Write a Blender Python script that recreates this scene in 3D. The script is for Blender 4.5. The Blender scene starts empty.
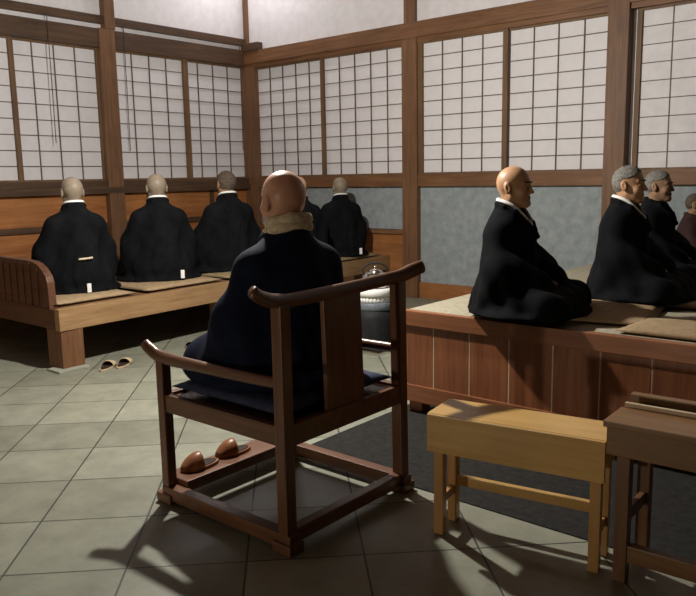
import bpy, bmesh, math, random
import numpy as np
from mathutils import Vector, Matrix
random.seed(7)
COL = bpy.context.scene.collection
SC = bpy.context.scene

# ------------------------------------------------------------------ materials
def new_mat(name):
    m = bpy.data.materials.new(name); m.use_nodes = True
    nt = m.node_tree
    return m, nt, nt.nodes['Principled BSDF']

def wood(name, c1, c2, rough=0.5, axis='X', scale=1.0, spec=0.4, streak=14.0):
    m, nt, b = new_mat(name)
    tc = nt.nodes.new('ShaderNodeTexCoord'); mp = nt.nodes.new('ShaderNodeMapping')
    s = {'X': (0.9, streak, streak), 'Y': (streak, 0.9, streak), 'Z': (streak, streak, 0.9)}[axis]
    mp.inputs['Scale'].default_value = [v*scale for v in s]
    n1 = nt.nodes.new('ShaderNodeTexNoise'); n1.inputs['Scale'].default_value = 2.2
    n1.inputs['Detail'].default_value = 6; n1.inputs['Roughness'].default_value = 0.65; n1.inputs['Distortion'].default_value = 0.6
    n2 = nt.nodes.new('ShaderNodeTexNoise'); n2.inputs['Scale'].default_value = 1.7; n2.inputs['Detail'].default_value = 3
    ramp = nt.nodes.new('ShaderNodeValToRGB')
    ramp.color_ramp.elements[0].position = 0.3; ramp.color_ramp.elements[0].color = (*c1, 1)
    ramp.color_ramp.elements[1].position = 0.72; ramp.color_ramp.elements[1].color = (*c2, 1)
    mix = nt.nodes.new('ShaderNodeMix'); mix.data_type = 'RGBA'; mix.blend_type = 'MULTIPLY'
    mix.inputs['Factor'].default_value = 0.45
    r2 = nt.nodes.new('ShaderNodeValToRGB')
    r2.color_ramp.elements[0].position = 0.3; r2.color_ramp.elements[0].color = (.45, .42, .4, 1)
    r2.color_ramp.elements[1].position = 0.65; r2.color_ramp.elements[1].color = (1, 1, 1, 1)
    L = nt.links.new
    L(tc.outputs['Object'], mp.inputs['Vector']); L(mp.outputs['Vector'], n1.inputs['Vector']); L(tc.outputs['Object'], n2.inputs['Vector'])
    L(n1.outputs['Fac'], ramp.inputs['Fac']); L(n2.outputs['Fac'], r2.inputs['Fac'])
    L(ramp.outputs['Color'], mix.inputs[6]); L(r2.outputs['Color'], mix.inputs[7]); L(mix.outputs[2], b.inputs['Base Color'])
    bump = nt.nodes.new('ShaderNodeBump'); bump.inputs['Strength'].default_value = 0.12; bump.inputs['Distance'].default_value = 0.004
    L(n1.outputs['Fac'], bump.inputs['Height']); L(bump.outputs['Normal'], b.inputs['Normal'])
    b.inputs['Roughness'].default_value = rough; b.inputs['Specular IOR Level'].default_value = spec
    return m

def noisy(name, c1, c2, scale=6.0, rough=0.8, bump=0.1, detail=5, spec=0.3, metallic=0.0, sheen=0.0, sub=None):
    m, nt, b = new_mat(name)
    tc = nt.nodes.new('ShaderNodeTexCoord'); n = nt.nodes.new('ShaderNodeTexNoise')
    n.inputs['Scale'].default_value = scale; n.inputs['Detail'].default_value = detail; n.inputs['Roughness'].default_value = 0.6
    r = nt.nodes.new('ShaderNodeValToRGB')
    r.color_ramp.elements[0].position = 0.35; r.color_ramp.elements[0].color = (*c1, 1)
    r.color_ramp.elements[1].position = 0.68; r.color_ramp.elements[1].color = (*c2, 1)
    L = nt.links.new
    L(tc.outputs['Object'], n.inputs['Vector']); L(n.outputs['Fac'], r.inputs['Fac']); L(r.outputs['Color'], b.inputs['Base Color'])
    if bump:
        bp = nt.nodes.new('ShaderNodeBump'); bp.inputs['Strength'].default_value = bump; bp.inputs['Distance'].default_value = 0.01
        L(n.outputs['Fac'], bp.inputs['Height']); L(bp.outputs['Normal'], b.inputs['Normal'])
    b.inputs['Roughness'].default_value = rough; b.inputs['Specular IOR Level'].default_value = spec
    b.inputs['Metallic'].default_value = metallic
    if sheen: b.inputs['Sheen Weight'].default_value = sheen
    if sub: b.inputs['Subsurface Weight'].default_value = sub; b.inputs['Subsurface Radius'].default_value = (.012, .005, .003)
    return m

def floor_shading():
    m, nt, b = new_mat('slate_tiles')
    L = nt.links.new
    tc = nt.nodes.new('ShaderNodeTexCoord'); mp = nt.nodes.new('ShaderNodeMapping')
    mp.inputs['Rotation'].default_value = (0, 0, -math.pi/4)
    mp.inputs['Location'].default_value = (1.063, -2.605, 0)
    br = nt.nodes.new('ShaderNodeTexBrick'); br.offset = 0.0; br.squash = 1.0
    br.inputs['Scale'].default_value = 1.0; br.inputs['Brick Width'].default_value = 0.4375; br.inputs['Row Height'].default_value = 0.4345
    br.inputs['Mortar Size'].default_value = 0.0045; br.inputs['Mortar Smooth'].default_value = 0.2; br.inputs['Bias'].default_value = 0.0
    br.inputs['Color1'].default_value = (.235, .24, .185, 1); br.inputs['Color2'].default_value = (.34, .345, .275, 1)
    br.inputs['Mortar'].default_value = (.05, .055, .045, 1)
    n = nt.nodes.new('ShaderNodeTexNoise'); n.inputs['Scale'].default_value = 5.5; n.inputs['Detail'].default_value = 8; n.inputs['Roughness'].default_value = .7
    r = nt.nodes.new('ShaderNodeValToRGB')
    r.color_ramp.elements[0].position = .3; r.color_ramp.elements[0].color = (.62, .62, .6, 1)
    r.color_ramp.elements[1].position = .7; r.color_ramp.elements[1].color = (1.1, 1.1, 1.08, 1)
    mix = nt.nodes.new('ShaderNodeMix'); mix.data_type = 'RGBA'; mix.blend_type = 'MULTIPLY'; mix.inputs['Factor'].default_value = .8
    L(tc.outputs['Object'], mp.inputs['Vector']); L(mp.outputs['Vector'], br.inputs['Vector']); L(tc.outputs['Object'], n.inputs['Vector'])
    L(n.outputs['Fac'], r.inputs['Fac']); L(br.outputs['Color'], mix.inputs[6]); L(r.outputs['Color'], mix.inputs[7]); L(mix.outputs[2], b.inputs['Base Color'])
    bp = nt.nodes.new('ShaderNodeBump'); bp.inputs['Strength'].default_value = .35; bp.inputs['Distance'].default_value = .003; bp.invert = True
    bp2 = nt.nodes.new('ShaderNodeBump'); bp2.inputs['Strength'].default_value = .15; bp2.inputs['Distance'].default_value = .006
    L(br.outputs['Fac'], bp.inputs['Height']); L(n.outputs['Fac'], bp2.inputs['Height']); L(bp2.outputs['Normal'], bp.inputs['Normal']); L(bp.outputs['Normal'], b.inputs['Normal'])
    b.inputs['Roughness'].default_value = .42; b.inputs['Specular IOR Level'].default_value = .45
    return m

M = dict(
    floor=floor_shading(),
    plaster=noisy('white_plaster', (.70, .68, .70), (.78, .76, .78), 9, .9, .05),
    grey=noisy('grey_clay_plaster', (.24, .275, .29), (.34, .375, .385), 11, .9, .15, 10),
    paper=noisy('shoji_paper', (.72, .70, .72), (.76, .74, .76), 14, .85, .02),
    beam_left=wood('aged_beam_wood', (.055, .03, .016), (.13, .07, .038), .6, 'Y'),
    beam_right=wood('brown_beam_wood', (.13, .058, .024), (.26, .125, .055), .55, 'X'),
    post=wood('post_wood', (.125, .06, .028), (.245, .125, .06), .55, 'Z'),
    lattice=wood('lattice_wood', (.10, .07, .048), (.18, .13, .09), .6, 'Z'),
    stile=wood('stile_wood', (.12, .065, .03), (.22, .125, .06), .6, 'Z'),
    wains=wood('orange_brown_panel', (.32, .115, .032), (.56, .24, .08), .5, 'Y', .7),
    wains_x=wood('orange_brown_panel_x', (.24, .09, .028), (.44, .19, .065), .5, 'X', .7),
    plat=wood('platform_edge_wood', (.26, .15, .07), (.42, .26, .13), .42, 'Y'),
    plat_x=wood('platform_dark_wood', (.075, .03, .016), (.16, .065, .032), .5, 'X'),
    plat_leg=wood('platform_leg_wood', (.14, .06, .028), (.24, .115, .05), .55, 'Z'),
    deck=wood('deck_wood', (.16, .085, .04), (.25, .14, .07), .45, 'Y'),
    tan=wood('red_brown_board', (.20, .065, .026), (.36, .135, .055), .4, 'Z'),
    tan_rail=wood('red_brown_rail', (.22, .08, .035), (.38, .155, .07), .38, 'X'),
    straw=noisy('woven_straw', (.30, .27, .19), (.42, .39, .29), 40, .8, .2),
    chair=wood('chair_dark_wood', (.10, .042, .02), (.21, .095, .048), .33, 'Z', 1.2, .5),
    chair_x=wood('chair_dark_wood_x', (.10, .042, .02), (.21, .095, .048), .33, 'X', 1.2, .5),
    chair_y=wood('chair_dark_wood_y', (.10, .042, .02), (.21, .095, .048), .33, 'Y', 1.2, .5),
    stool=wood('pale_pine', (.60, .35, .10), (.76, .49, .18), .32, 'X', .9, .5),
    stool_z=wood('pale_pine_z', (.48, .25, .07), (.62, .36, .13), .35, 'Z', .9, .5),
    table=wood('brown_table_wood', (.17, .085, .03), (.30, .16, .065), .38, 'X'),
    table_z=wood('brown_table_wood_z', (.14, .065, .026), (.24, .12, .05), .42, 'Z'),
    mat=noisy('dark_shade_sheet', (.012, .012, .011), (.026, .025, .022), 30, .95, .3),  # near-black colour standing in for shade on the floor
    lit_strip=wood('pale_lit_strip', (.58, .46, .30), (.74, .60, .42), .4, 'X'),  # pale tone carries painted light on plank gaps and table edge
    zabuton=noisy('tan_cushion_cloth', (.30, .21, .12), (.40, .29, .17), 30, .85, .2),
    zabuton_dark=noisy('olive_cushion_cloth', (.26, .19, .10), (.36, .27, .15), 30, .85, .2),
    black=noisy('black_robe_cloth', (.0045, .005, .006), (.009, .0095, .011), 9, .9, .12, 6, .06),
    navy=noisy('navy_robe_cloth', (.006, .009, .022), (.011, .016, .036), 9, .85, .15, 6, .08),
    navy_pad=noisy('navy_cushion_cloth', (.02, .025, .06), (.04, .05, .10), 30, .8, .15),
    wine=noisy('wine_robe_cloth', (.022, .009, .008), (.04, .017, .015), 9, .85, .12),
    white=noisy('white_collar_cloth', (.78, .78, .76), (.84, .84, .82), 20, .8, .05),
    beige=noisy('beige_knit_scarf', (.50, .41, .27), (.72, .62, .45), 45, .9, .5),
    skin_pink=noisy('rosy_skin', (.50, .25, .165), (.60, .33, .22), 12, .42, .05, 5, .4, 0, 0, .08),
    skin_tan=noisy('tan_skin', (.42, .235, .13), (.52, .30, .17), 12, .45, .05, 5, .4, 0, 0, .08),
    skin_grey=noisy('pale_shaved_skin', (.21, .165, .12), (.30, .24, .18), 14, .5, .05, 5, .35, 0, 0, .08),
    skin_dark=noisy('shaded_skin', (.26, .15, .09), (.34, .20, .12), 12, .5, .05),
    hair_grey=noisy('short_grey_hair', (.10, .095, .085), (.24, .23, .205), 60, .8, .5, 8),
    hair_dark=noisy('dark_stubble', (.05, .036, .027), (.13, .095, .07), 60, .8, .4, 8),
    brow=noisy('eyebrow_hair', (.03, .022, .018), (.05, .04, .03), 60, .9, .2),
    silver=noisy('brushed_silver', (.62, .60, .56), (.72, .70, .66), 20, .22, .03, 3, .5, 1.0),
    enamel=noisy('white_enamel', (.80, .80, .78), (.86, .86, .84), 10, .3, .02),
    iron=noisy('dark_iron', (.007, .008, .009), (.015, .016, .018), 20, .7, .1),
    steel=noisy('grey_steel', (.10, .12, .14), (.16, .18, .20), 20, .4, .05),
    slip_tan=noisy('beige_straw_slipper', (.42, .32, .2), (.54, .43, .28), 40, .8, .2),
    slip_grey=noisy('grey_green_slipper', (.20, .19, .14), (.28, .26, .2), 40, .8, .2),
    slip_brown=noisy('brown_leather', (.20, .075, .03), (.32, .13, .055), 12, .35, .05),
    lining=noisy('dark_slipper_lining', (.02, .012, .009), (.045, .025, .018), 20, .8, .1),
    cord=noisy('dark_cord', (.05, .04, .035), (.09, .07, .06), 60, .8, .1),
    stone=noisy('pale_stone', (.27, .28, .23), (.36, .37, .31), 12, .7, .2),
)

# ------------------------------------------------------------------ mesh helpers
class MB:
    def __init__(self): self.bm = bmesh.new()
    def _xf(self, verts, mat): bmesh.ops.transform(self.bm, matrix=mat, verts=verts)
    def box(self, lo, hi, bevel=0.0, rot=None, pivot=None):
        lo = Vector(lo); hi = Vector(hi); c = (lo+hi)/2; s = hi-lo
        t = bmesh.new(); bmesh.ops.create_cube(t, size=1.0)
        bmesh.ops.transform(t, matrix=Matrix.Diagonal((abs(s.x), abs(s.y), abs(s.z), 1)), verts=t.verts)
        if bevel: bmesh.ops.bevel(t, geom=list(t.edges), offset=bevel, segments=2, affect='EDGES', profile=.7)
        m = Matrix.Translation(c)
        if rot is not None:
            pv = Vector(pivot) if pivot is not None else c
            m = Matrix.Translation(pv) @ rot.to_4x4() @ Matrix.Translation(-pv) @ m
        bmesh.ops.transform(t, matrix=m, verts=t.verts)
        self._merge(t); return self
    def _merge(self, t):
        me = bpy.data.meshes.new('tmp'); t.to_mesh(me); t.free(); self.bm.from_mesh(me); bpy.data.meshes.remove(me)
    def bar(self, a, b, w, h, bevel=0.004, up=(0, 0, 1)):
        a = Vector(a); b = Vector(b); d = b-a; L = d.length; x = d/L
        upv = Vector(up)
        if abs(x.dot(upv)) > .98: upv = Vector((0, 1, 0))
        y = upv.cross(x).normalized(); z = x.cross(y)
        t = bmesh.new(); bmesh.ops.create_cube(t, size=1.0)
        bmesh.ops.transform(t, matrix=Matrix.Diagonal((L, w, h, 1)), verts=t.verts)
        if bevel: bmesh.ops.bevel(t, geom=list(t.edges), offset=bevel, segments=2, affect='EDGES', profile=.7)
        m = Matrix((x, y, z)).transposed().to_4x4(); m.translation = (a+b)/2
        bmesh.ops.transform(t, matrix=m, verts=t.verts); self._merge(t); return self
    def prism(self, poly, axis, a, b, bevel=0.0):
        """poly: list of 2D points; axis: which coordinate is extruded from a to b."""
        t = bmesh.new()
        def P(p, h):
            if axis == 'z': return (p[0], p[1], h)
            if axis == 'y': return (p[0], h, p[1])
            return (h, p[0], p[1])
        v1 = [t.verts.new(P(p, a)) for p in poly]; v2 = [t.verts.new(P(p, b)) for p in poly]
        t.faces.new(v1); t.faces.new(v2[::-1]); n = len(poly)
        for i in range(n): t.faces.new((v1[i], v2[i], v2[(i+1) % n], v1[(i+1) % n]))
        bmesh.ops.recalc_face_normals(t, faces=t.faces)
        if bevel: bmesh.ops.bevel(t, geom=list(t.edges), offset=bevel, segments=2, affect='EDGES', profile=.7)
        self._merge(t); return self
    def tube(self, pts, rad, seg=12, flat=1.0, sub=6, closed=False, flat_axis=None):
        pts = [Vector(p) for p in pts]; n = len(pts)
        if not isinstance(rad, (list, tuple)): rad = [rad]*n
        P = []; R = []
        rng = n if closed else n-1
        for i in range(rng):
            if closed: p0, p1, p2, p3 = pts[(i-1) % n], pts[i], pts[(i+1) % n], pts[(i+2) % n]; r1, r2 = rad[i], rad[(i+1) % n]
            else: p0, p1, p2, p3 = pts[max(i-1, 0)], pts[i], pts[i+1], pts[min(i+2, n-1)]; r1, r2 = rad[i], rad[i+1]
            for k in range(sub):
                u = k/sub
                P.append(.5*((2*p1)+(p2-p0)*u+(2*p0-5*p1+4*p2-p3)*u*u+(3*p1-p0-3*p2+p3)*u**3)); R.append(r1+(r2-r1)*u)
        if not closed: P.append(pts[-1]); R.append(rad[-1])
        t = bmesh.new(); rings = []; N = len(P); prev = None
        for i, p in enumerate(P):
            d = (P[(i+1) % N]-P[i-1]) if closed else (P[min(i+1, N-1)]-P[max(i-1, 0)])
            d.normalize()
            ref = Vector(flat_axis) if flat_axis else (prev if prev is not None else (Vector((0, 0, 1)) if abs(d.z) < .9 else Vector((1, 0, 0))))
            x = (ref-d*ref.dot(d)).normalized(); y = d.cross(x); prev = x
            rings.append([t.verts.new(p+x*math.cos(a)*R[i]+y*math.sin(a)*R[i]*flat) for a in [2*math.pi*k/seg for k in range(seg)]])
        m = N if closed else N-1
        for i in range(m):
            A, B = rings[i], rings[(i+1) % N]
            for k in range(seg): t.faces.new((A[k], A[(k+1) % seg], B[(k+1) % seg], B[k]))
        if not closed: t.faces.new(rings[0][::-1]); t.faces.new(rings[-1])
        bmesh.ops.recalc_face_normals(t, faces=t.faces)
        for f in t.faces: f.smooth = True
        self._merge(t); return self
    def lathe(self, c, prof, seg=28, ribs=0, ribamp=0):
        t = bmesh.new(); rings = []; c = Vector(c)
        for r, z in prof:
            ring = []
            for k in range(seg):
                a = 2*math.pi*k/seg; rr = r
                if ribs: rr = r*(1+ribamp*math.cos(ribs*a))
                ring.append(t.verts.new(c+Vector((rr*math.cos(a), rr*math.sin(a), z))))
            rings.append(ring)
        for A, B in zip(rings, rings[1:]):
            for k in range(seg): t.faces.new((A[k], A[(k+1) % seg], B[(k+1) % seg], B[k]))
        t.faces.new(rings[0][::-1]); t.faces.new(rings[-1])
        bmesh.ops.recalc_face_normals(t, faces=t.faces)
        for f in t.faces: f.smooth = len(f.verts) == 4
        self._merge(t); return self
    def build(self, name, mat, parent=None, loc=None):
        """link as one object; loc: world/local origin the coordinates are given relative to."""
        me = bpy.data.meshes.new(name); self.bm.to_mesh(me); self.bm.free(); me.materials.append(mat)
        o = bpy.data.objects.new(name, me); COL.objects.link(o)
        if parent is not None:
            o.parent = parent; o.matrix_parent_inverse = Matrix.Identity(4)
        return o

def empty(name, loc=(0, 0, 0), rz=0.0, scale=1.0):
    e = bpy.data.objects.new(name, None); COL.objects.link(e)
    e.location = loc; e.rotation_euler = (0, 0, rz); e.scale = (scale,)*3; e.empty_display_size = .1
    return e
def tag(o, label, cat, group=None, kind=None):
    o['label'] = label; o['category'] = cat
    if group: o['group'] = group
    if kind: o['kind'] = kind
    return o
def struct(o, label=None, cat=None):
    o['kind'] = 'structure'
    if label: o['label'] = label
    if cat: o['category'] = cat
    return o

# ------------------------------------------------------------------ signed-distance sculpting
def V(*a): return np.array(a, dtype=np.float32)
def s_ell(P, c, r, R=None):
    q = P-V(*c)
    if R is not None: q = q@R
    r = V(*r); k0 = np.linalg.norm(q/r, axis=1); k1 = np.linalg.norm(q/(r*r), axis=1)+1e-9
    return k0*(k0-1)/k1
def s_cap(P, a, b, ra, rb, sc=None):
    a = V(*a); b = V(*b)
    if sc is not None: s = V(*sc); P = P*s; a = a*s; b = b*s
    d = b-a; t = np.clip(((P-a)@d)/(d@d+1e-9), 0, 1)
    return np.linalg.norm(P-a-t[:, None]*d, axis=1)-(ra+t*(rb-ra))
def smin(a, b, k):
    h = np.maximum(k-np.abs(a-b), 0)/k
    return np.minimum(a, b)-h*h*k*.25
def smax(a, b, k): return -smin(-a, -b, k)
def chain(P, pts, rad, k):
    d = None
    for i in range(len(pts)-1):
        c = s_cap(P, pts[i], pts[i+1], rad[i], rad[i+1]); d = c if d is None else smin(d, c, k)
    return d

def sdf_mesh(name, fn, lo, hi, h, margin=1.9):
    lo = np.array(lo, np.float32); hi = np.array(hi, np.float32)
    n = (np.ceil((hi-lo)/(4*h)).astype(int))+1
    ax = [lo[i]+np.arange(n[i])*4*h for i in range(3)]
    G = np.stack(np.meshgrid(*ax, indexing='ij'), -1).reshape(-1, 3).astype(np.float32)
    dc = fn(G).reshape(n).astype(np.float32)
    near = np.abs(dc) < 4*h*margin
    up = lambda A: A.repeat(4, 0).repeat(4, 1).repeat(4, 2)
    D = up(np.where(dc < 0, -1, 1).astype(np.float32)); act = up(near)
    idx = np.argwhere(act)
    # fine node i belongs to coarse cell centred on coarse node: offset by -1.5 fine steps
    pos = lo+(idx-1.5).astype(np.float32)*h
    out = np.empty(len(idx), np.float32)
    for s in range(0, len(idx), 200000): out[s:s+200000] = fn(pos[s:s+200000].astype(np.float32))
    D[idx[:, 0], idx[:, 1], idx[:, 2]] = out
    S = D < 0
    cnt = sum(S[i:S.shape[0]-1+i, j:S.shape[1]-1+j, k:S.shape[2]-1+k].astype(np.int8) for i in (0, 1) for j in (0, 1) for k in (0, 1))
    cells = np.argwhere((cnt > 0) & (cnt < 8))
    corners = [(i, j, k) for i in (0, 1) for j in (0, 1) for k in (0, 1)]
    cv = np.stack([D[cells[:, 0]+i, cells[:, 1]+j, cells[:, 2]+k] for i, j, k in corners], 1)
    acc = np.zeros((len(cells), 3)); num = np.zeros(len(cells))
    for a in range(8):
        for b in range(a+1, 8):
            if sum(abs(corners[a][q]-corners[b][q]) for q in range(3)) != 1: continue
            va, vb = cv[:, a], cv[:, b]; m = (va < 0) != (vb < 0)
            t = np.where(m, va/(va-vb+1e-12), 0)
            p = np.array(corners[a])+t[:, None]*(np.array(corners[b])-np.array(corners[a]))
            acc[m] += p[m]; num[m] += 1
    verts = lo+(cells+acc/num[:, None]-1.5)*h
    ids = np.full(np.array(S.shape)-1, -1, np.int32); ids[cells[:, 0], cells[:, 1], cells[:, 2]] = np.arange(len(cells))
    faces = []
    for ax_ in range(3):
        s0 = [slice(None)]*3; s1 = [slice(None)]*3; s0[ax_] = slice(0, -1); s1[ax_] = slice(1, None)
        A, B = S[tuple(s0)], S[tuple(s1)]; e = np.argwhere(A != B)
        o1, o2 = (ax_+1) % 3, (ax_+2) % 3
        e = e[(e[:, o1] > 0) & (e[:, o2] > 0) & (e[:, o1] < S.shape[o1]-1) & (e[:, o2] < S.shape[o2]-1)]
        d1 = np.zeros(3, int); d1[o1] = 1; d2 = np.zeros(3, int); d2[o2] = 1
        g = lambda q: ids[q[:, 0], q[:, 1], q[:, 2]]
        f = np.stack([g(e-d1-d2), g(e-d2), g(e), g(e-d1)], 1)
        fl = A[e[:, 0], e[:, 1], e[:, 2]]
        f = np.where(fl[:, None], f, f[:, ::-1]); f = f[(f >= 0).all(1)]; faces.append(f)
    F = np.concatenate(faces)
    me = bpy.data.meshes.new(name); me.from_pydata(verts.tolist(), [], F.tolist()); me.update()
    me.polygons.foreach_set('use_smooth', np.ones(len(me.polygons), bool))
    return me

# --- the figure, seated cross-legged, facing +x, seat at z = 0; head centre at HEAD
HEAD = (0.012, 0, .712)
def head_sdf(P):
    Q = (P-V(*HEAD))*V(1.07, 1, 1)
    A = np.abs(Q[:, 1]); q = Q.copy(); q[:, 1] = A        # mirrored copy for paired features
    d = s_ell(Q, (-.012, 0, .035), (.098, .078, .082))
    d = smin(d, s_ell(Q, (-.035, 0, .01), (.072, .070, .075)), .03)
    d = smin(d, s_ell(Q, (.034, 0, -.03), (.057, .060, .084)), .03)
    d = smin(d, s_cap(q, (.0, .047, -.055), (.066, .018, -.095), .022, .020), .025)
    d = smin(d, s_ell(Q, (.076, 0, -.097), (.020, .024, .018)), .025)
    d = smin(d, s_cap(q, (.083, .012, .022), (.068, .045, .021), .011, .009), .014)
    d = smax(d, -s_ell(q, (.101, .031, .001), (.018, .017, .012)), .014)
    d = smin(d, s_ell(q, (.077, .031, -.002), (.013, .016, .011)), .005)
    d = smin(d, s_ell(q, (.062, .042, -.032), (.022, .021, .022)), .02)
    d = smin(d, s_cap(Q, (.086, 0, .010), (.109, 0, -.030), .0075, .011), .014)
    d = smin(d, s_ell(q, (.098, .011, -.034), (.010, .009, .008)), .006)
    d = smin(d, s_ell(Q, (.086, 0, -.058), (.013, .024, .0065)), .007)
    d = smin(d, s_ell(Q, (.085, 0, -.070), (.012, .020, .007)), .007)
    ca, sa = math.cos(.25), math.sin(.25)
    R = np.array([[ca, 0, -sa], [0, 1, 0], [sa, 0, ca]], np.float32)
    d = smin(d, s_ell(q, (-.016, .082, -.008), (.021, .012, .035), R), .008)
    d = smax(d, -s_ell(q, (-.011, .096, -.006), (.010, .009, .022), R), .006)
    d = smin(d, s_cap(Q, (-.022, 0, -.06), (-.032, 0, -.18), .054, .062, (1, 1.0, 1)), .03)
    return d
def hand_sdf(P):
    """left hand laid in the lap over the right, seen mirrored: called on points with y mirrored for the other."""
    d = s_ell(P, (.245, .045, .135), (.030, .048, .015))
    L = [(.262, .034), (.251, .040), (.240, .038), (.229, .030)]
    for i, (x, ln) in enumerate(L):
        d = smin(d, chain(P, [(x, .010, .134), (x+.002, -.012, .130), (x-.002, -.014-ln, .137)], [.0085, .008, .0065], .004), .005)
    d = smin(d, chain(P, [(.252, .060, .142), (.247, .044, .160), (.240, .012, .174)], [.011, .009, .0075], .005), .006)
    return d
def body_sdf(P):
    d = head_sdf(P)
    q = P.copy(); q[:, 1] = np.abs(q[:, 1])
    t = s_cap(P, (-.02, 0, .12), (-.01, 0, .42), .125, .125, (1, .80, 1))
    t = smin(t, s_cap(q, (-.02, 0, .50), (-.02, .135, .452), .055, .045), .05)
    t = smin(t, chain(q, [(-.02, .145, .44), (.02, .205, .26), (.20, .10, .155), (.235, .055, .140)], [.050, .042, .030, .024], .02), .02)
    t = smin(t, s_cap(q, (-.02, .09, .08), (.23, .21, .07), .08, .050), .04)
    t = smin(t, s_cap(q, (.23, .21, .065), (.21, -.08, .055), .050, .035), .02)
    t = smin(t, hand_sdf(P), .006)
    r = P.copy(); r[:, 1] = -r[:, 1]; r[:, 2] = r[:, 2]+.018
    t = smin(t, hand_sdf(r), .006)
    return smin(d, t, .03)
BODY = sdf_mesh('body', body_sdf, (-.28, -.42, -.06), (.42, .42, .90), .0046)
BODY.materials.append(M['skin_tan'])

def hair_sdf(P):
    Q = (P-V(*HEAD))*V(1.07, 1, 1)
    d = smin(s_ell(Q, (-.012, 0, .035), (.103, .083, .087)), s_ell(Q, (-.035, 0, .01), (.077, .075, .080)), .03)
    line = .045-.6*(Q[:, 0]-.06); line = np.where(Q[:, 0] > .02, line, .055-.0*Q[:, 0])
    cut = np.where(Q[:, 0] > -.03, (.03+.25*(Q[:, 0]+.03)+np.maximum(Q[:, 0]-.055, 0)*1.6)-Q[:, 2], -.062-Q[:, 2]+.0)
    cut2 = -(Q[:, 2]+.062)
    fr = np.maximum(cut, cut2) if False else cut
    d = d+.0016*np.sin(Q[:, 0]*330+3*np.sin(Q[:, 2]*190))*np.sin(Q[:, 1]*290)
    return smax(d, fr, .008)
HAIR = sdf_mesh('hair', hair_sdf, (-.14, -.12, .63), (.17, .12, .89), .0046)
FX = 1/1.07
FACE = []
for sgn in (-1, 1):
    for nm, pts, rad, fl_ in (('eyebrow', [(.098, .014, .023), (.095, .028, .028), (.080, .047, .023)], [.004, .0045, .0025], .6),
                              ('closed_eyelid', [(.0905, .020, -.006), (.0905, .031, -.008), (.083, .043, -.005)], [.0016]*3, 1)):
        b_ = MB(); b_.tube([(HEAD[0]+x*FX, sgn*y, HEAD[2]+z) for x, y, z in pts], rad, 8, fl_)
        o_ = b_.build(nm, M['brow']); FACE.append((nm, o_.data)); bpy.data.objects.remove(o_)

NECKPATH = [(.118, .0, .495), (.085, .042, .545), (.035, .068, .600), (-.02, .075, .629), (-.068, .052, .640), (-.090, 0, .643),
            (-.068, -.052, .640), (-.02, -.075, .629), (.035, -.068, .600), (.085, -.042, .545), (.118, -.0, .495)]
def robe_sdf(lift=0.0, sleeve=1.0, spread=1.0, round_=1.0, drape=None, seed=0):
    z = lift
    def f(P):
        q = P.copy(); q[:, 1] = np.abs(q[:, 1])
        # torso
        d = s_cap(P, (-.02, 0, .10+z), (-.015, 0, .40+z), .175, .150, (1, .86, 1))
        d = smin(d, s_cap(q, (-.025, 0, .53+z), (-.02, .145, .452+z), .075, .075), .07)
        d = smin(d, s_cap(P, (-.022, 0, .46+z), (-.030, 0, .592+z), .125, .068), .06)
        # upper arms and sleeves
        d = smin(d, chain(q, [(-.02, .155, .44+z), (.02, .225*round_, .26+z), (.20, .13, .17+z)], [.082, .090, .085], .03), .05)
        d = smin(d, s_ell(q, (.06, .245*sleeve, .17+z*.6), (.15, .085, .17)), .06)
        # hips, legs, skirt
        d = smin(d, s_ell(P, (-.005, 0, .07+z*.5), (.205, .26, .15+z*.5)), .08)
        d = smin(d, s_cap(q, (-.02, .12, .09), (.27*spread, .265*spread, .075), .13, .085), .06)
        d = smin(d, s_cap(P, (.30*spread, -.26*spread, .06), (.30*spread, .26*spread, .06), .075, .075), .05)
        d = smin(d, s_ell(P, (.17, 0, .07), (.20, .24, .095)), .05)
        d = smin(d, s_ell(P, (.11, 0, .012), (.33*spread, .37*spread, .05)), .05)
        if drape is not None: d = smin(d, drape(P), .05)
        # collar roll
        cp = [(a, b, c+z) for a, b, c in [(.150, .0, .43), (.105, .045, .505), (.045, .075, .572), (-.02, .084, .604), (-.072, .058, .616), (-.098, 0, .619)]]
        d = smin(d, chain(q, cp, [.016, .015, .014, .013, .013, .013], .01), .015)
        # neck opening
        d = smax(d, -s_cap(P, (-.018, 0, .618+z), (-.005, 0, .80+z), .064, .085), .01)
        d = smax(d, -s_cap(P, (.085, 0, .52+z), (.16, 0, .66+z), .036, .10), .012)
        # folds
        th = np.arctan2(P[:, 1], P[:, 0]+.02); zz = P[:, 2]
        low = np.clip((.50+z-zz)/.35, 0, 1)*np.clip((zz+.03)/.08, .25, 1)
        rr = np.hypot(P[:, 0]+.02, P[:, 1])
        fold = np.sin(th*9+4*np.sin(zz*7+seed)+seed)*.6+np.sin(th*17+6*np.sin(zz*5+1.7*seed)+rr*14)*.4
        d = d+fold*.0075*low
        # overlap line of the kimono front
        d = d+.006*np.exp(-((P[:, 1]-.06+.30*(P[:, 2]-.30-z))/.010)**2)*(P[:, 0] > .05)*np.clip((.50+z-zz)/.1, 0, 1)*np.clip((zz-.16-z)/.1, 0, 1)
        return smax(d, -(P[:, 2]+.003), .012)
    return f

def make_robe(key, mat, h=.0115, **kw):
    me = sdf_mesh('robe', robe_sdf(**kw), (-.50, -.62, -.05), (.72, .62, .82), h, 2.2)
    me.materials.append(mat); return me
ROBES = {
    'lift': make_robe('lift', M['black'], lift=.075, seed=.4),
    'lift_wide': make_robe('lift_wide', M['black'], lift=.075, sleeve=1.1, spread=1.08, seed=1.9),
    'plain': make_robe('plain', M['black'], lift=.0, spread=1.05, seed=2.7),
}
LIFT = {'lift': .075, 'lift_wide': .075, 'plain': 0.0}

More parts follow.
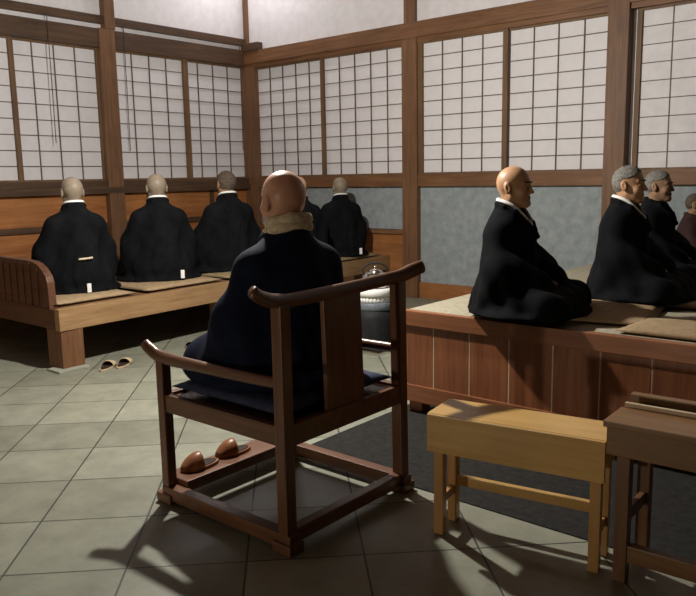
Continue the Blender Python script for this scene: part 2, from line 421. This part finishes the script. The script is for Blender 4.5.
def collar_mesh(lift, r=.0105):
    b = MB(); b.tube([(a, c, e+lift) for a, c, e in NECKPATH], [r*.8]+[r]*9+[r*.8], 10, .55, 6)
    o = b.build('collar', M['white']); me = o.data; bpy.data.objects.remove(o); return me
COLLARS = {0.0: collar_mesh(0.0), .075: collar_mesh(.075)}

def child(name, me, parent, mat=None, loc=(0, 0, 0), rot=(0, 0, 0)):
    o = bpy.data.objects.new(name, me); COL.objects.link(o); o.parent = parent; o.location = loc; o.rotation_euler = rot
    if mat is not None:
        if not me.materials: me.materials.append(mat)
        o.material_slots[0].link = 'OBJECT'; o.material_slots[0].material = mat
    return o

def person(loc, face, robe, label, skin, scale=1.0, hair=None, collar=True, group=None, robe_mat=None, brows=False, white_tag=None, sash=False):
    p = empty('person', loc, face, scale); tag(p, label, 'person', group)
    z = LIFT[robe]
    child('body', BODY, p, M[skin], (0, 0, z))
    child('robe', ROBES[robe], p, M[robe_mat] if robe_mat else None)
    if collar: child('collar', COLLARS[z], p)['label'] = 'white inner collar'
    if hair: child('hair', HAIR, p, M[hair], (0, 0, z))
    if brows:
        for nm, me in FACE: child(nm, me, p, None, (0, 0, z))
    if white_tag is not None:
        b = MB(); y, zz, back = white_tag
        b.box((back-.004, y-.016, zz-.035), (back+.004, y+.016, zz+.035), .002)
        b.build('cloth_tag', M['white'], p)['label'] = 'small white cloth tag'
    if sash:
        b = MB(); b.tube([(-.205, .055, .275), (-.212, 0, .277), (-.205, -.055, .280)], .008, 8, .6)
        b.build('sash', M['beige'], p)['label'] = 'thin tan sash'
    return p

# ------------------------------------------------------------------ room
YW = 7.083; XW = -7.78; ZT = 4.6
fl = MB().box((XW-.2, -6.0, -.12), (4.5, YW+.2, 0)).build('floor', M['floor']); struct(fl, 'grey-green square floor tiles laid diagonally', 'floor')
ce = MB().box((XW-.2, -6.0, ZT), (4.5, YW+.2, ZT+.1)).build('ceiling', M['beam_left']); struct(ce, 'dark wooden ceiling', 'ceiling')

wl = MB().box((XW-.2, -6.0, 0), (XW-.03, YW+.2, ZT)).build('wall_left', M['plaster']); struct(wl, 'left wall with white plaster above wood panelling', 'wall')
wr = MB().box((XW-.03, YW+.03, 0), (4.5, YW+.2, ZT)).build('wall_right', M['plaster']); struct(wr, 'right wall of white and grey plaster', 'wall')
# upper white plaster fields stand a little proud of the backing
MB().box((XW-.03, -6.0, 3.05), (XW, YW, ZT)).build('upper_plaster', M['plaster'], wl)
MB().box((XW, YW, 3.0), (4.5, YW+.03, ZT)).build('upper_plaster', M['plaster'], wr)
# left wainscot
b = MB()
b.box((XW-.03, -6.0, 0), (XW-.005, YW, 1.30))
b.build('wainscot', M['wains'], wl)
b = MB()
b.box((XW-.01, -6.0, .865), (XW+.035, YW-.1, .925), .004)
y = 1.55
while y < 7: b.box((XW-.01, y-.03, .3), (XW+.018, y+.03, 1.27), .003); y += .97
b.build('wainscot_rail', M['beam_left'], wl)
# right lower fields
MB().box((XW, YW, .74), (-4.95, YW+.03, 1.32)).build('grey_plaster', M['grey'], wr)
MB().box((-4.95, YW, .15), (4.5, YW+.03, 1.32)).build('grey_plaster', M['grey'], wr)
MB().box((XW, YW, 0), (-5.1, YW+.028, .78)).build('wainscot', M['wains_x'], wr)
b = MB().box((XW, YW-.03, .725), (-5.12, YW+.03, .775), .004); b.build('wainscot_rail', M['beam_right'], wr)
bb = MB().box((-4.95, YW-.03, 0), (4.5, YW+.03, .182), .004).build('baseboard_right', M['wains_x']); struct(bb, 'brown wooden baseboard under the grey plaster', 'baseboard')

trim_n = [0]
def trim(mb, mat, label, cat='beam'):
    trim_n[0] += 1
    return struct(mb.build('trim_%d' % trim_n[0], mat), label, cat)
# left wall beams and posts
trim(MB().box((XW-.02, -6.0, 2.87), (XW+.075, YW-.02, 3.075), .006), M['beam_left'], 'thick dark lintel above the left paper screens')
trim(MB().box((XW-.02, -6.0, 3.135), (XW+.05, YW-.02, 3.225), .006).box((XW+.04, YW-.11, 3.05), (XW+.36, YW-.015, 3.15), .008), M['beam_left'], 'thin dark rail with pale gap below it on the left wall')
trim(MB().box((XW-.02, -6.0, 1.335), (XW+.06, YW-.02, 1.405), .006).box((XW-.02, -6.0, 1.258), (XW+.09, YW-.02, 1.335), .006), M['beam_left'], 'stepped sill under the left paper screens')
trim(MB().box((XW-.02, 4.845, 0), (XW+.085, 5.045, 3.08), .008), M['post'], 'wooden post between the left paper screens', 'post')
trim(MB().box((XW-.02, 4.925, 3.08), (XW+.085, 5.06, ZT), .008), M['post'], 'upper wooden post on the left wall', 'post')
trim(MB().box((XW-.02, YW-.07, 0), (XW+.225, YW+.02, 2.97), .008), M['post'], 'wooden corner post between the two walls', 'post')
trim(MB().box((XW+.02, YW-.035, 2.97), (XW+.095, YW+.02, ZT), .008), M['post'], 'slim upper corner post', 'post')
# right wall beams and posts
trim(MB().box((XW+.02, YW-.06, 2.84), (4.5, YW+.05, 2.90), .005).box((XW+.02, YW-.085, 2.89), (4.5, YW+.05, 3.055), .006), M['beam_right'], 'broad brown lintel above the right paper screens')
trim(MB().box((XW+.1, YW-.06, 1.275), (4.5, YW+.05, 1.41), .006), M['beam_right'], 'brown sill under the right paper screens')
trim(MB().box((-5.135, YW-.075, 0), (-4.93, YW+.03, 2.9), .008), M['post'], 'wooden post behind the steel kettle', 'post')
trim(MB().box((-5.12, YW-.05, 3.04), (-4.97, YW+.03, ZT), .008), M['post'], 'upper wooden post on the right wall', 'post')
trim(MB().box((-2.795, YW-.09, 0), (-2.60, YW+.03, 2.95), .008), M['post'], 'wooden post behind the grey-haired sitters', 'post')
trim(MB().box((-.45, YW-.09, 0), (-.25, YW+.03, 2.95), .008), M['post'], 'far right wooden post', 'post')

win_n = [0]
def shoji(side, a0, a1, z0, z1, cols, rows, off, label, stile=.045, left_stile=True, right_stile=True):
    """side 'L': screen in the left wall spanning y a0..a1; 'R': in the right wall spanning x a0..a1."""
    win_n[0] += 1
    e = empty('window_%d' % win_n[0], (0, 0, 0)); struct(e, label, 'window')
    def bx(mb, a, b_, z, zz, d0, d1, bev=0):
        if side == 'L': mb.box((XW+d0, a, z), (XW+d1, b_, zz), bev)
        else: mb.box((a, YW-d1, z), (b_, YW-d0, zz), bev)
    p = MB(); bx(p, a0, a1, z0, z1, -.028+off, -.020+off); p.build('paper_pane', M['paper'], e)
    f = MB()
    if left_stile: bx(f, a0, a0+stile, z0, z1, -.022+off, .018+off, .003)
    if right_stile: bx(f, a1-stile, a1, z0, z1, -.022+off, .018+off, .003)
    bx(f, a0, a1, z0, z0+.02, -.022+off, .016+off); bx(f, a0, a1, z1-.02, z1, -.022+off, .016+off)
    f.build('frame', M['stile'], e)
    l = MB(); x0 = a0+(stile if left_stile else 0); x1 = a1-(stile if right_stile else 0)
    for i in range(1, cols): x = x0+(x1-x0)*i/cols; bx(l, x-.0045, x+.0045, z0, z1, -.020+off, -.004+off)
    for i in range(1, rows): z = z0+(z1-z0)*i/rows; bx(l, x0, x1, z-.004, z+.004, -.020+off, -.006+off)
    l.build('lattice', M['lattice'], e)
    return e
zL0, zL1 = 1.405, 2.87; zR0, zR1 = 1.41, 2.84
shoji('L', 2.68, 3.87, zL0, zL1, 4, 9, .03, 'paper lattice screen at the left picture edge', .05)
shoji('L', 3.82, 4.86, zL0, zL1, 4, 9, .0, 'paper lattice screen above the first sitter', .03)
shoji('L', 1.5, 2.72, zL0, zL1, 4, 9, .0, 'paper lattice screen outside the left edge', .05)
shoji('L', 5.045, 6.08, zL0, zL1, 4, 9, .03, 'paper lattice screen above the second sitter', .07, False)
shoji('L', 6.01, 7.03, zL0, zL1, 4, 9, .0, 'paper lattice screen left of the corner post', .02)
shoji('R', XW+.22, -6.34, zR0, zR1, 5, 9, .0, 'paper lattice screen right of the corner post', .05, False)
shoji('R', -6.39, -5.135, zR0, zR1, 5, 9, .03, 'paper lattice screen left of the middle post', .05, True, False)
shoji('R', -4.93, -3.83, zR0, zR1, 4, 9, .03, 'paper lattice screen right of the middle post', .055)
shoji('R', -3.885, -2.795, zR0, zR1, 4, 9, .0, 'paper lattice screen above the rosy bald sitter', .055, True, False)
shoji('R', -2.56, -1.42, zR0, zR1, 4, 9, -.02, 'paper lattice screen at the right picture edge', .045)
shoji('R', -1.47, -.45, zR0, zR1, 4, 9, .0, 'paper lattice screen beyond the right edge', .045)

def cord(y, z0, z1, label):
    b = MB(); b.tube([(XW+.11, y+.005, z1), (XW+.115, y, (z0+z1)/2), (XW+.11, y-.002, z0)], .0045, 8)
    o = b.build('hanging_cord', M['cord']); tag(o, label, 'cord', 'thin cords hanging before the left screens')
cord(4.225, 1.81, 3.14, 'thin dark cord hanging before the screen above the first sitter')
cord(5.14, 1.74, 3.14, 'thin dark cord hanging just right of the left wall post')
cord(6.885, 1.78, 3.14, 'thin dark cord hanging just left of the corner post')

# ------------------------------------------------------------------ left sitting platform
E0 = Vector((-5.15, 2.75, 0)); E1 = Vector((-5.375, YW-.01, 0)); ED = (E1-E0).normalized(); EN = Vector((-ED.y, ED.x, 0))  # EN points to the left wall
pl = empty('sitting_platform', (0, 0, 0))
tag(pl, 'long low wooden sitting platform along the left wall with a curved end board', 'platform')
b = MB().bar(E0+EN*.03+Vector((0, 0, .387)), E1+EN*.03+Vector((0, 0, .387)), .06, .166, .006); b.build('front_board', M['plat'], pl)
b = MB().prism([(E0.x-.055, 2.79), (E1.x-.055, YW-.03), (XW+.02, YW-.03), (XW+.02, 2.79)], 'z', .40, .462); b.build('deck', M['deck'], pl)
b = MB().box((XW+.1, 2.75, .31), (E0.x-.062, 2.81, .462), .005); b.build('end_rail', M['plat_x'], pl)
prof = [(XW+.3, .46), (XW+.3, .80), (-6.0, .812), (-5.6, .812), (-5.50, .806), (-5.44, .792), (-5.385, .765), (-5.345, .735), (-5.31, .70), (-5.295, .66), (-5.292, .60), (-5.285, .46)]
b = MB().prism(prof, 'y', 2.755, 2.815, .006); eb = b.build('end_board', M['plat_x'], pl)
b = MB()
for x in np.arange(-7.2, -5.4, .11): b.box((x, 2.748, .47), (x+.012, 2.76, .795 if x < -5.5 else .76), .002)
b.build('groove_strip', M['plat_x'], eb)
for yy in (2.76, 4.4, 6.2):
    o = E0+ED*(yy-2.75)
    b = MB().box((o.x-.22, yy, 0), (o.x-.012, yy+.18, .306), .006); b.build('leg', M['plat_leg'], pl)
b = MB().box((-5.28, 2.69, 0), (-5.10, 2.94, .018), .004); b.build('foot_plate', M['stone'], pl)

def cushion_mesh(w, l, t, seed=0, crown=.03):
    bm = bmesh.new(); n = 16; rnd = random.Random(seed)
    top = {}; bot = {}
    for i in range(n+1):
        for j in range(n+1):
            u = i/n*2-1; v = j/n*2-1
            e = (1-abs(u)**6)*(1-abs(v)**6)
            pin = 1-.035*(abs(u)**2*(1-abs(v)**2)+abs(v)**2*(1-abs(u)**2))*0
            rx = w/2*u*(1-.04*(1-v*v)*abs(u)); ry = l/2*v*(1-.04*(1-u*u)*abs(v))
            hgt = t*.5+(t*.5+crown*(1-u*u)*(1-v*v))*e**.45+rnd.uniform(-.002, .002)
            top[i, j] = bm.verts.new((rx, ry, hgt))
            bot[i, j] = top[i, j] if i in (0, n) or j in (0, n) else bm.verts.new((rx, ry, t*.5-t*.5*e**.45))
    for i in range(n):
        for j in range(n):
            bm.faces.new((top[i, j], top[i+1, j], top[i+1, j+1], top[i, j+1]))
            bm.faces.new((bot[i, j], bot[i, j+1], bot[i+1, j+1], bot[i+1, j]))
    for f in bm.faces: f.smooth = True
    bmesh.ops.recalc_face_normals(bm, faces=bm.faces)
    return bm
def cushion(loc, rz, w, l, t, mat, label, seed=0, group=None, crown=.012, name='floor_cushion'):
    me = bpy.data.meshes.new(name); bm = cushion_mesh(w, l, t, seed, crown); bm.to_mesh(bm and me); bm.free(); me.materials.append(M[mat])
    o = bpy.data.objects.new(name, me); COL.objects.link(o); o.location = loc; o.rotation_euler = (0, 0, rz)
    return tag(o, label, 'cushion', group)
PZ = .4635
erz = math.atan2(-ED.x, ED.y)
gcl = 'flat cushions under the sitters on the left platform'
cushion((-5.62, 3.14, PZ), erz, .66, .74, .045, 'zabuton', 'flat tan cushion nearest the curved end board, under the sitter with a tan sash line', 1, gcl)
cushion((-5.64, 4.03, PZ), erz, .66, .86, .045, 'zabuton', 'second flat tan cushion from the curved end board, under the second bald sitter', 2, gcl)
cushion((-5.68, 4.93, PZ), erz, .66, .82, .045, 'zabuton_dark', 'flat cushion under the dark-haired sitter by the corner post', 3, gcl)
cushion((-5.70, 5.74, PZ), erz, .66, .72, .045, 'zabuton_dark', 'flat cushion under the sitter hidden behind the bald head in the armchair', 4, gcl)
cushion((-5.73, 6.55, PZ), erz, .66, .80, .045, 'zabuton_dark', 'flat cushion under the sitter nearest the grey plaster', 5, gcl)

PI = math.pi
gp = 'robed sitters on the left platform'
SZ = PZ+.044
R_ = math.radians
person((-5.66, 3.22, SZ), R_(168), 'lift', 'person in black robe with thin tan sash line, nearest the curved end board', 'skin_grey', 1.03, None, True, gp, None, False, (.0, .05, -.238), True)
person((-5.68, 4.05, SZ), R_(154), 'lift', 'shaven-headed person in black robe, second from the curved end board, white tag low on back', 'skin_grey', 1.05, None, True, gp, None, False, (-.14, .06, -.215))
person((-5.70, 4.88, SZ), R_(164), 'lift', 'dark-haired person in black robe, third from the end board, by the corner post', 'skin_dark', 1.07, 'hair_dark', True, gp)
person((-5.46, 5.64, SZ), R_(158), 'lift', 'person in black robe mostly hidden behind the bald head in the armchair', 'skin_tan', 1.0, None, True, gp)
person((-5.62, 6.48, SZ), R_(150), 'lift', 'black-robed person before the grey plaster, above the kettle and left of the post', 'skin_grey', .98, None, True, gp, None, False, (-.17, .06, -.205))

# ------------------------------------------------------------------ right sitting platform
ty = 3.5; tz = .622
tp = empty('sitting_platform', (0, 0, 0))
tag(tp, 'red-brown boarded sitting platform behind the pale bench, right half of the room', 'platform')
MB().box((-2.58, ty, tz-.09), (1.6, ty+.05, tz), .006).build('top_rail', M['tan_rail'], tp)
MB().box((-2.57, ty+.006, .075), (1.6, ty+.05, .178), .005).build('bottom_rail', M['tan_rail'], tp)
gaps = [-2.58, -2.36, -2.122, -1.878, -1.629, -1.381, -1.133, -.885, -.637, -.389, -.141, .107, .355, .603, .85, 1.1, 1.35, 1.6]
for a, c in zip(gaps, gaps[1:]):
    MB().box((a+.0038, ty+.012, .17), (c-.0038, ty+.034, tz-.085), .002).build('front_plank', M['tan'], tp)
for a in gaps[1:-1]: MB().box((a-.0036, ty+.013, .178), (a+.0036, ty+.040, tz-.09)).build('gap_light_strip', M['lit_strip'], tp)  # pale strips paint the light seeping between the planks
MB().box((-2.57, ty+.05, tz-.06), (1.6, YW-.5, tz-.004), .004).build('deck', M['straw'], tp)
MB().box((-2.58, ty+.05, .075), (-2.53, YW-.5, tz-.06), .004).build('side_panel', M['tan'], tp) if False else None
for x, yy in ((-2.55, 3.53), (1.5, 3.53), (-2.55, 6.3), (1.5, 6.3), (-.6, 3.53), (-.6, 6.3)):
    MB().box((x, yy+.01, .0055 if yy < 4 else 0), (x+.09, yy+.1, tz-.06), .005).build('leg', M['tan'], tp)
fm = MB().box((-2.62, 2.635, 0), (1.4, ty+.3, .005)).build('floor_shading', M['mat']); tag(fm, 'very dark flat sheet standing in for shade along the foot of the red-brown platform', 'mat')  # added sheet: floor shade before the platform put into a dark colour
cushion((-1.76, 4.0, tz-.004), .22, .98, .68, .035, 'zabuton', 'flat tan cushion under the rosy bald sitter at the platform edge', 6, 'flat cushions on the right platform')
cushion((-1.60, 4.62, tz-.004), .2, .86, .58, .035, 'zabuton', 'flat tan cushion under the first grey-haired sitter', 7, 'flat cushions on the right platform')
cushion((-1.62, 5.43, tz-.004), .15, .80, .56, .035, 'zabuton', 'flat tan cushion under the second grey-haired sitter, further from the edge', 8, 'flat cushions on the right platform')
cushion((-.98, 3.77, tz-.004), .0, .72, .40, .035, 'zabuton', 'empty flat tan cushion on the platform edge above the dark table', 9, 'flat cushions on the right platform')
gr = 'robed sitters on the right platform'
RZ = tz+.030
person((-1.985, 3.73, RZ), .15, 'plain', 'bald rosy-faced person in black robe with white collar, in profile at the platform edge', 'skin_tan', .95, None, True, gr, None, True)
person((-1.67, 4.58, RZ), .08, 'plain', 'person with short grey hair in black robe, profile, right of the rosy bald one', 'skin_tan', .94, 'hair_grey', True, gr, None, True)
person((-1.757, 5.387, RZ), .03, 'plain', 'second grey-haired person in black robe, half hidden behind the first grey-haired one', 'skin_dark', .905, 'hair_grey', False, gr, None, True)
person((-1.75, 6.25, tz), .2, 'plain', 'person in dark wine-coloured robe cut off by the right picture edge', 'skin_dark', .72, 'hair_dark', False, gr, 'wine')

# ------------------------------------------------------------------ round-backed armchair
ch = empty('armchair', (0, 0, 0))
tag(ch, 'large dark wooden armchair with curved top rail and splat, in mid floor', 'chair')
xb, xf, yl, yr = -1.91, -2.64, 1.862, 2.582
def leg(x0, y0, z0, x1, y1, z1, w=.052): return MB().bar((x0, y0, z0), (x1, y1, z1), w, w, .006).build('leg', M['chair'], ch)
leg(xb, yl, .06, xb, yl, .95); leg(xb, yr, .06, xb-.01, yr, .955)
leg(xf, yl, .06, xf, yl, .64, .046); leg(xf, yr, .06, xf, yr, .64, .046)
b = MB().tube([(-1.885, 1.708, 1.018), (-1.895, 1.762, .988), (-1.91, 1.862, .962), (-1.925, 2.06, .955), (-1.93, 2.29, .957), (-1.925, 2.47, .964), (-1.91, 2.585, .972), (-1.90, 2.66, .988), (-1.885, 2.715, 1.002)],
              [.023, .025, .028, .028, .028, .028, .030, .032, .030], 14, .8)
b.build('crest_rail', M['chair_y'], ch)
for yy, s in ((yl, -1), (yr, 1)):
    MB().tube([(xb, yy, .652), (-2.15, yy, .648), (-2.40, yy, .647), (xf, yy, .650), (-2.715, yy+s*.004, .674), (-2.752, yy+s*.008, .698)],
              [.021, .023, .025, .028, .028, .024], 14, .9).build('armrest', M['chair_x'], ch)
MB().bar((-1.915, 2.215, .46), (-1.93, 2.215, .955), .225, .022, .004, up=(1, 0, 0)).build('splat', M['chair'], ch)
sf = MB()
for yy in (yl, yr): sf.box((xf, yy-.016, .415), (xb, yy+.016, .492), .004)
for xx in (xf, xb): sf.box((xx-.016, yl, .410), (xx+.016, yr, .492), .004)
sf.box((xf, yl, .455), (xb, yr, .478))
sf.build('seat_frame', M['chair_x'], ch)
for yy in (yl, yr): MB().box((xf-.02, yy-.028, .018), (xb+.04, yy+.028, .075), .006).build('runner', M['chair_x'], ch)
MB().box((xb-.025, yl, .03), (xb+.022, yr, .085), .005).build('back_stretcher', M['chair_y'], ch)
MB().box((xf-.075, yl+.03, .05), (xf+.085, yr-.02, .10), .005).build('footboard', M['chair_y'], ch)
for xx, yy in ((xb, yl), (xb, yr), (xf, yl), (xf, yr)):
    MB().box((xx-.05, yy-.04, 0), (xx+.05, yy+.04, .045), .012).build('foot_block', M['chair_x'], ch)
cushion((-2.275, 2.222, .4935), 0, .68, .69, .06, 'navy_pad', 'dark navy seat cushion on the armchair under the sitter', 11, None, .006, 'seat_cushion')

# the sitter in the armchair
def drape(P):
    q = P.copy(); q[:, 1] = np.abs(q[:, 1])
    d = s_ell(q, (.22, .19, .05), (.20, .14, .085))
    d = smin(d, s_ell(P, (.10, 0, .08), (.20, .24, .10)), .06)
    return d
ROBES['chair'] = make_robe('chair', M['navy'], lift=.0, sleeve=.86, spread=.88, round_=.92, drape=drape, seed=3.3); LIFT['chair'] = .0
sp = person((-2.225, 2.21, .555), PI-.2, 'chair', 'bald rosy-skinned person in navy robe and beige scarf, sitting in the armchair', 'skin_pink', 1.055, None, False)
sb = MB()
ring = [(.075*math.cos(a)-.025, .078*math.sin(a), .632+.018*(-math.cos(a))) for a in [2*PI*k/14 for k in range(14)]]
sb.tube(ring, [.021+.004*math.sin(k*2.3) for k in range(14)], 12, .85, 5, True)
ring2 = [(.078*math.cos(a)-.022, .082*math.sin(a), .602+.02*(-math.cos(a))) for a in [2*PI*k/14+.2 for k in range(14)]]
sb.tube(ring2, [.021+.004*math.sin(k*1.7) for k in range(14)], 12, .85, 5, True)
sb.build('scarf', M['beige'], sp)['label'] = 'beige knitted scarf'

# ------------------------------------------------------------------ pale bench, right front
st = empty('bench', (-1.25, 2.44, 0), math.radians(9.3))
tag(st, 'small pale pine bench with a deep apron, standing before the red-brown platform', 'bench')
MB().box((-.345, -.075, .472), (.325, .135, .496), .003).build('top_board', M['stool'], st)
MB().box((-.343, -.088, .345), (.323, -.068, .494), .003).build('apron', M['stool'], st)
MB().box((-.335, .112, .36), (.315, .128, .474), .003).build('back_apron', M['stool'], st)
for x in (-.305, .29):
    for yy in (-.045, .09): MB().box((x-.019, yy-.019, 0), (x+.019, yy+.019, .474), .003).build('leg', M['stool_z'], st)
for yy in (.09,): MB().box((-.305, yy-.012, .155), (.29, yy+.012, .195), .003).build('stretcher', M['stool'], st)
for x in (-.305, .29): MB().box((x-.011, -.045, .12), (x+.011, .09, .155), .003).build('stretcher', M['stool_z'], st)

# ------------------------------------------------------------------ brown table, right front corner
tb = empty('low_table', (-.32, 2.58, 0), math.radians(2))
tag(tb, 'brown slatted low table at the lower right corner, overlapping the pale bench end', 'table')
MB().box((-.61, -.165, .553), (.75, .02, .575), .004).build('top_board', M['table'], tb)
MB().box((-.60, .02, .555), (.74, .036, .592), .003).build('lit_raised_edge', M['lit_strip'], tb)  # edge paler than the top: lamplight put into its colour
MB().box((-.61, .11, .575), (.75, .15, .60), .004).build('back_rail', M['table'], tb)
MB().box((-.60, -.155, .455), (.74, -.13, .556), .003).build('apron', M['table'], tb)
MB().box((-.60, .12, .455), (.74, .14, .578), .003).build('back_apron', M['table'], tb)
for x in (-.545, -.20, .10, .69):
    for yy in (-.12, .115):
        if x in (-.2, .10) and yy < 0: continue
        MB().box((x-.022, yy-.022, .0055 if yy > 0 else 0), (x+.022, yy+.022, .57 if yy > 0 else .556), .003).build('leg', M['table_z'], tb)
MB().box((-.545, -.135, .075), (.69, -.10, .135), .003).build('stretcher', M['table'], tb)
MB().box((-.555, -.12, .2), (-.535, .115, .245), .003).build('stretcher', M['table_z'], tb)

# ------------------------------------------------------------------ heater and kettle
hx, hy = -3.735, 4.70
he = empty('kerosene_heater', (hx, hy, 0)); tag(he, 'round dark heater with white ribbed top, between armchair and far platform', 'heater')
MB().box((-.19, -.19, .0), (.19, .19, .03), .01).build('base_tray', M['silver'], he)
MB().lathe((0, 0, 0), [(.155, .035), (.165, .06), (.165, .27), (.15, .34)]).build('tank_body', M['iron'], he)
MB().lathe((0, 0, 0), [(.15, .34), (.158, .35), (.158, .395), (.15, .40)], 36).build('collar_ring', M['steel'], he)
MB().lathe((0, 0, 0), [(.142, .40), (.142, .455)], 120, 30, .03).build('ribbed_chimney', M['enamel'], he)
MB().lathe((0, 0, 0), [(.15, .455), (.16, .462), (.16, .505), (.15, .512)], 36).build('top_plate', M['enamel'], he)
ke = empty('kettle', (hx+.01, hy+.01, .512), math.radians(40), 1.18); tag(ke, 'silver kettle standing on the heater', 'kettle')
MB().lathe((0, 0, 0), [(.075, 0), (.096, .008), (.104, .035), (.098, .07), (.075, .098), (.045, .108)]).build('body', M['silver'], ke)
MB().lathe((0, 0, 0), [(.048, .106), (.05, .113), (.03, .122), (.01, .126), (.008, .134), (.014, .142), (.004, .15)]).build('lid', M['silver'], ke)
MB().tube([(.09, 0, .045), (.125, 0, .065), (.145, 0, .10), (.16, 0, .112)], [.022, .017, .012, .010], 12).build('spout', M['silver'], ke)
MB().tube([(-.075, 0, .09), (-.085, 0, .125), (-.05, 0, .158), (0, 0, .166), (.05, 0, .158), (.085, 0, .125), (.075, 0, .09)], .006, 10).build('handle', M['iron'], ke)

# ------------------------------------------------------------------ slippers
def slipper(loc, rz, mat, label, group, tall=1.0, L=.25):
    """toe points to +x"""
    e = empty('slipper', loc, rz); tag(e, label, 'slipper', group)
    out = []
    for k in range(28):
        a = 2*PI*k/28; x = math.cos(a)*L/2; w = .046*(1+.18*math.cos(a)); out.append((x, math.sin(a)*w))
    MB().prism(out, 'z', 0, .014, .004).build('sole', M[mat], e)
    MB().prism([(p[0]*.86, p[1]*.84) for p in out], 'z', .0142, .0175).build('insole', M['lining'], e)
    bm = bmesh.new(); rows = []
    n = 12
    for i in range(n+1):
        u = i/n; x = L/2*(.02+.95*u) if True else 0
        w = .046*math.sqrt(max(0, 1-(x/(L/2))**2))*(1+.18*x/(L/2))*1.02+.002
        hh = (.052*tall)*(1-u**2.2)+.012
        rows.append([bm.verts.new((x, w*math.cos(t), .006+hh*math.sin(t)**.8)) for t in [PI*j/12 for j in range(13)]])
    for A, B in zip(rows, rows[1:]):
        for j in range(12): bm.faces.new((A[j], A[j+1], B[j+1], B[j]))
    for f in bm.faces: f.smooth = True
    bmesh.ops.recalc_face_normals(bm, faces=bm.faces)
    bmesh.ops.solidify(bm, geom=list(bm.faces), thickness=.004)
    m = MB(); m.bm.free(); m.bm = bm; m.build('vamp', M[mat], e)
    return e
g1 = 'beige slippers before the left platform'
slipper((-4.99, 3.02, 0), 2.2, 'slip_tan', 'beige slipper before the left platform, nearer its end board', g1, .7)
slipper((-4.96, 3.145, 0), 2.2, 'slip_tan', 'beige slipper before the left platform, partner on the right of the pair', g1, .7)
g2 = 'grey slippers by the robe hem'
slipper((-5.02, 3.83, 0), 2.5, 'slip_grey', 'dull grey slipper on the floor left of the navy robe, the left one', g2, .7)
slipper((-5.0, 3.95, 0), 2.5, 'slip_grey', 'dull grey slipper touching the outline of the navy robe, the right one', g2, .7)
g3 = 'brown slippers on the armchair footboard'
slipper((-2.645, 2.035, .1015), -1.7, 'slip_brown', 'brown leather slipper on the armchair footboard, nearest the front leg', g3, 1.1, .195)
slipper((-2.655, 2.245, .1015), -1.7, 'slip_brown', 'brown leather slipper on the armchair footboard, further from the front leg', g3, 1.1, .195)

# ------------------------------------------------------------------ light
def point(name, loc, power, radius, color):
    l = bpy.data.lights.new(name, 'POINT'); l.energy = power; l.shadow_soft_size = radius; l.color = color
    o = bpy.data.objects.new(name, l); COL.objects.link(o); o.location = loc; return o
point('hanging_lamp', (-3.46, 3.06, 2.50), 400, .045, (1.0, .95, .87))
point('corner_lamp', (-7.1, 6.4, 4.3), 38, .08, (1.0, .95, .95))
point('near_fill', (-2.7, -4.6, .45), 230, .12, (1.0, .84, .64))  # unseen low fill behind the camera, added to light upright faces
w = bpy.data.worlds.new('world'); SC.world = w; w.use_nodes = True
bg = w.node_tree.nodes['Background']; bg.inputs['Color'].default_value = (1.0, .92, .86, 1); bg.inputs['Strength'].default_value = .012

# ------------------------------------------------------------------ camera
F = 749.0; PT, RO, AZ = [math.radians(v) for v in (9.207, -1.06, 130.474)]
fh = Vector((math.cos(AZ), math.sin(AZ), 0)); r = Vector((math.sin(AZ), -math.cos(AZ), 0))
f = fh*math.cos(PT)+Vector((0, 0, -math.sin(PT))); u = r.cross(f)
r2 = r*math.cos(RO)+u*math.sin(RO); u2 = -r*math.sin(RO)+u*math.cos(RO)
cd = bpy.data.cameras.new('camera'); cam = bpy.data.objects.new('camera', cd); COL.objects.link(cam)
cd.sensor_fit = 'HORIZONTAL'; cd.sensor_width = 36; cd.lens = F/696*36; cd.clip_start = .05
m = Matrix((r2, u2, -f)).transposed().to_4x4(); m.translation = (0, 0, 1.40); cam.matrix_world = m
SC.camera = cam
SC.view_settings.view_transform = 'Standard'; SC.view_settings.look = 'None'; SC.view_settings.exposure = 0.0; SC.view_settings.gamma = 1.0
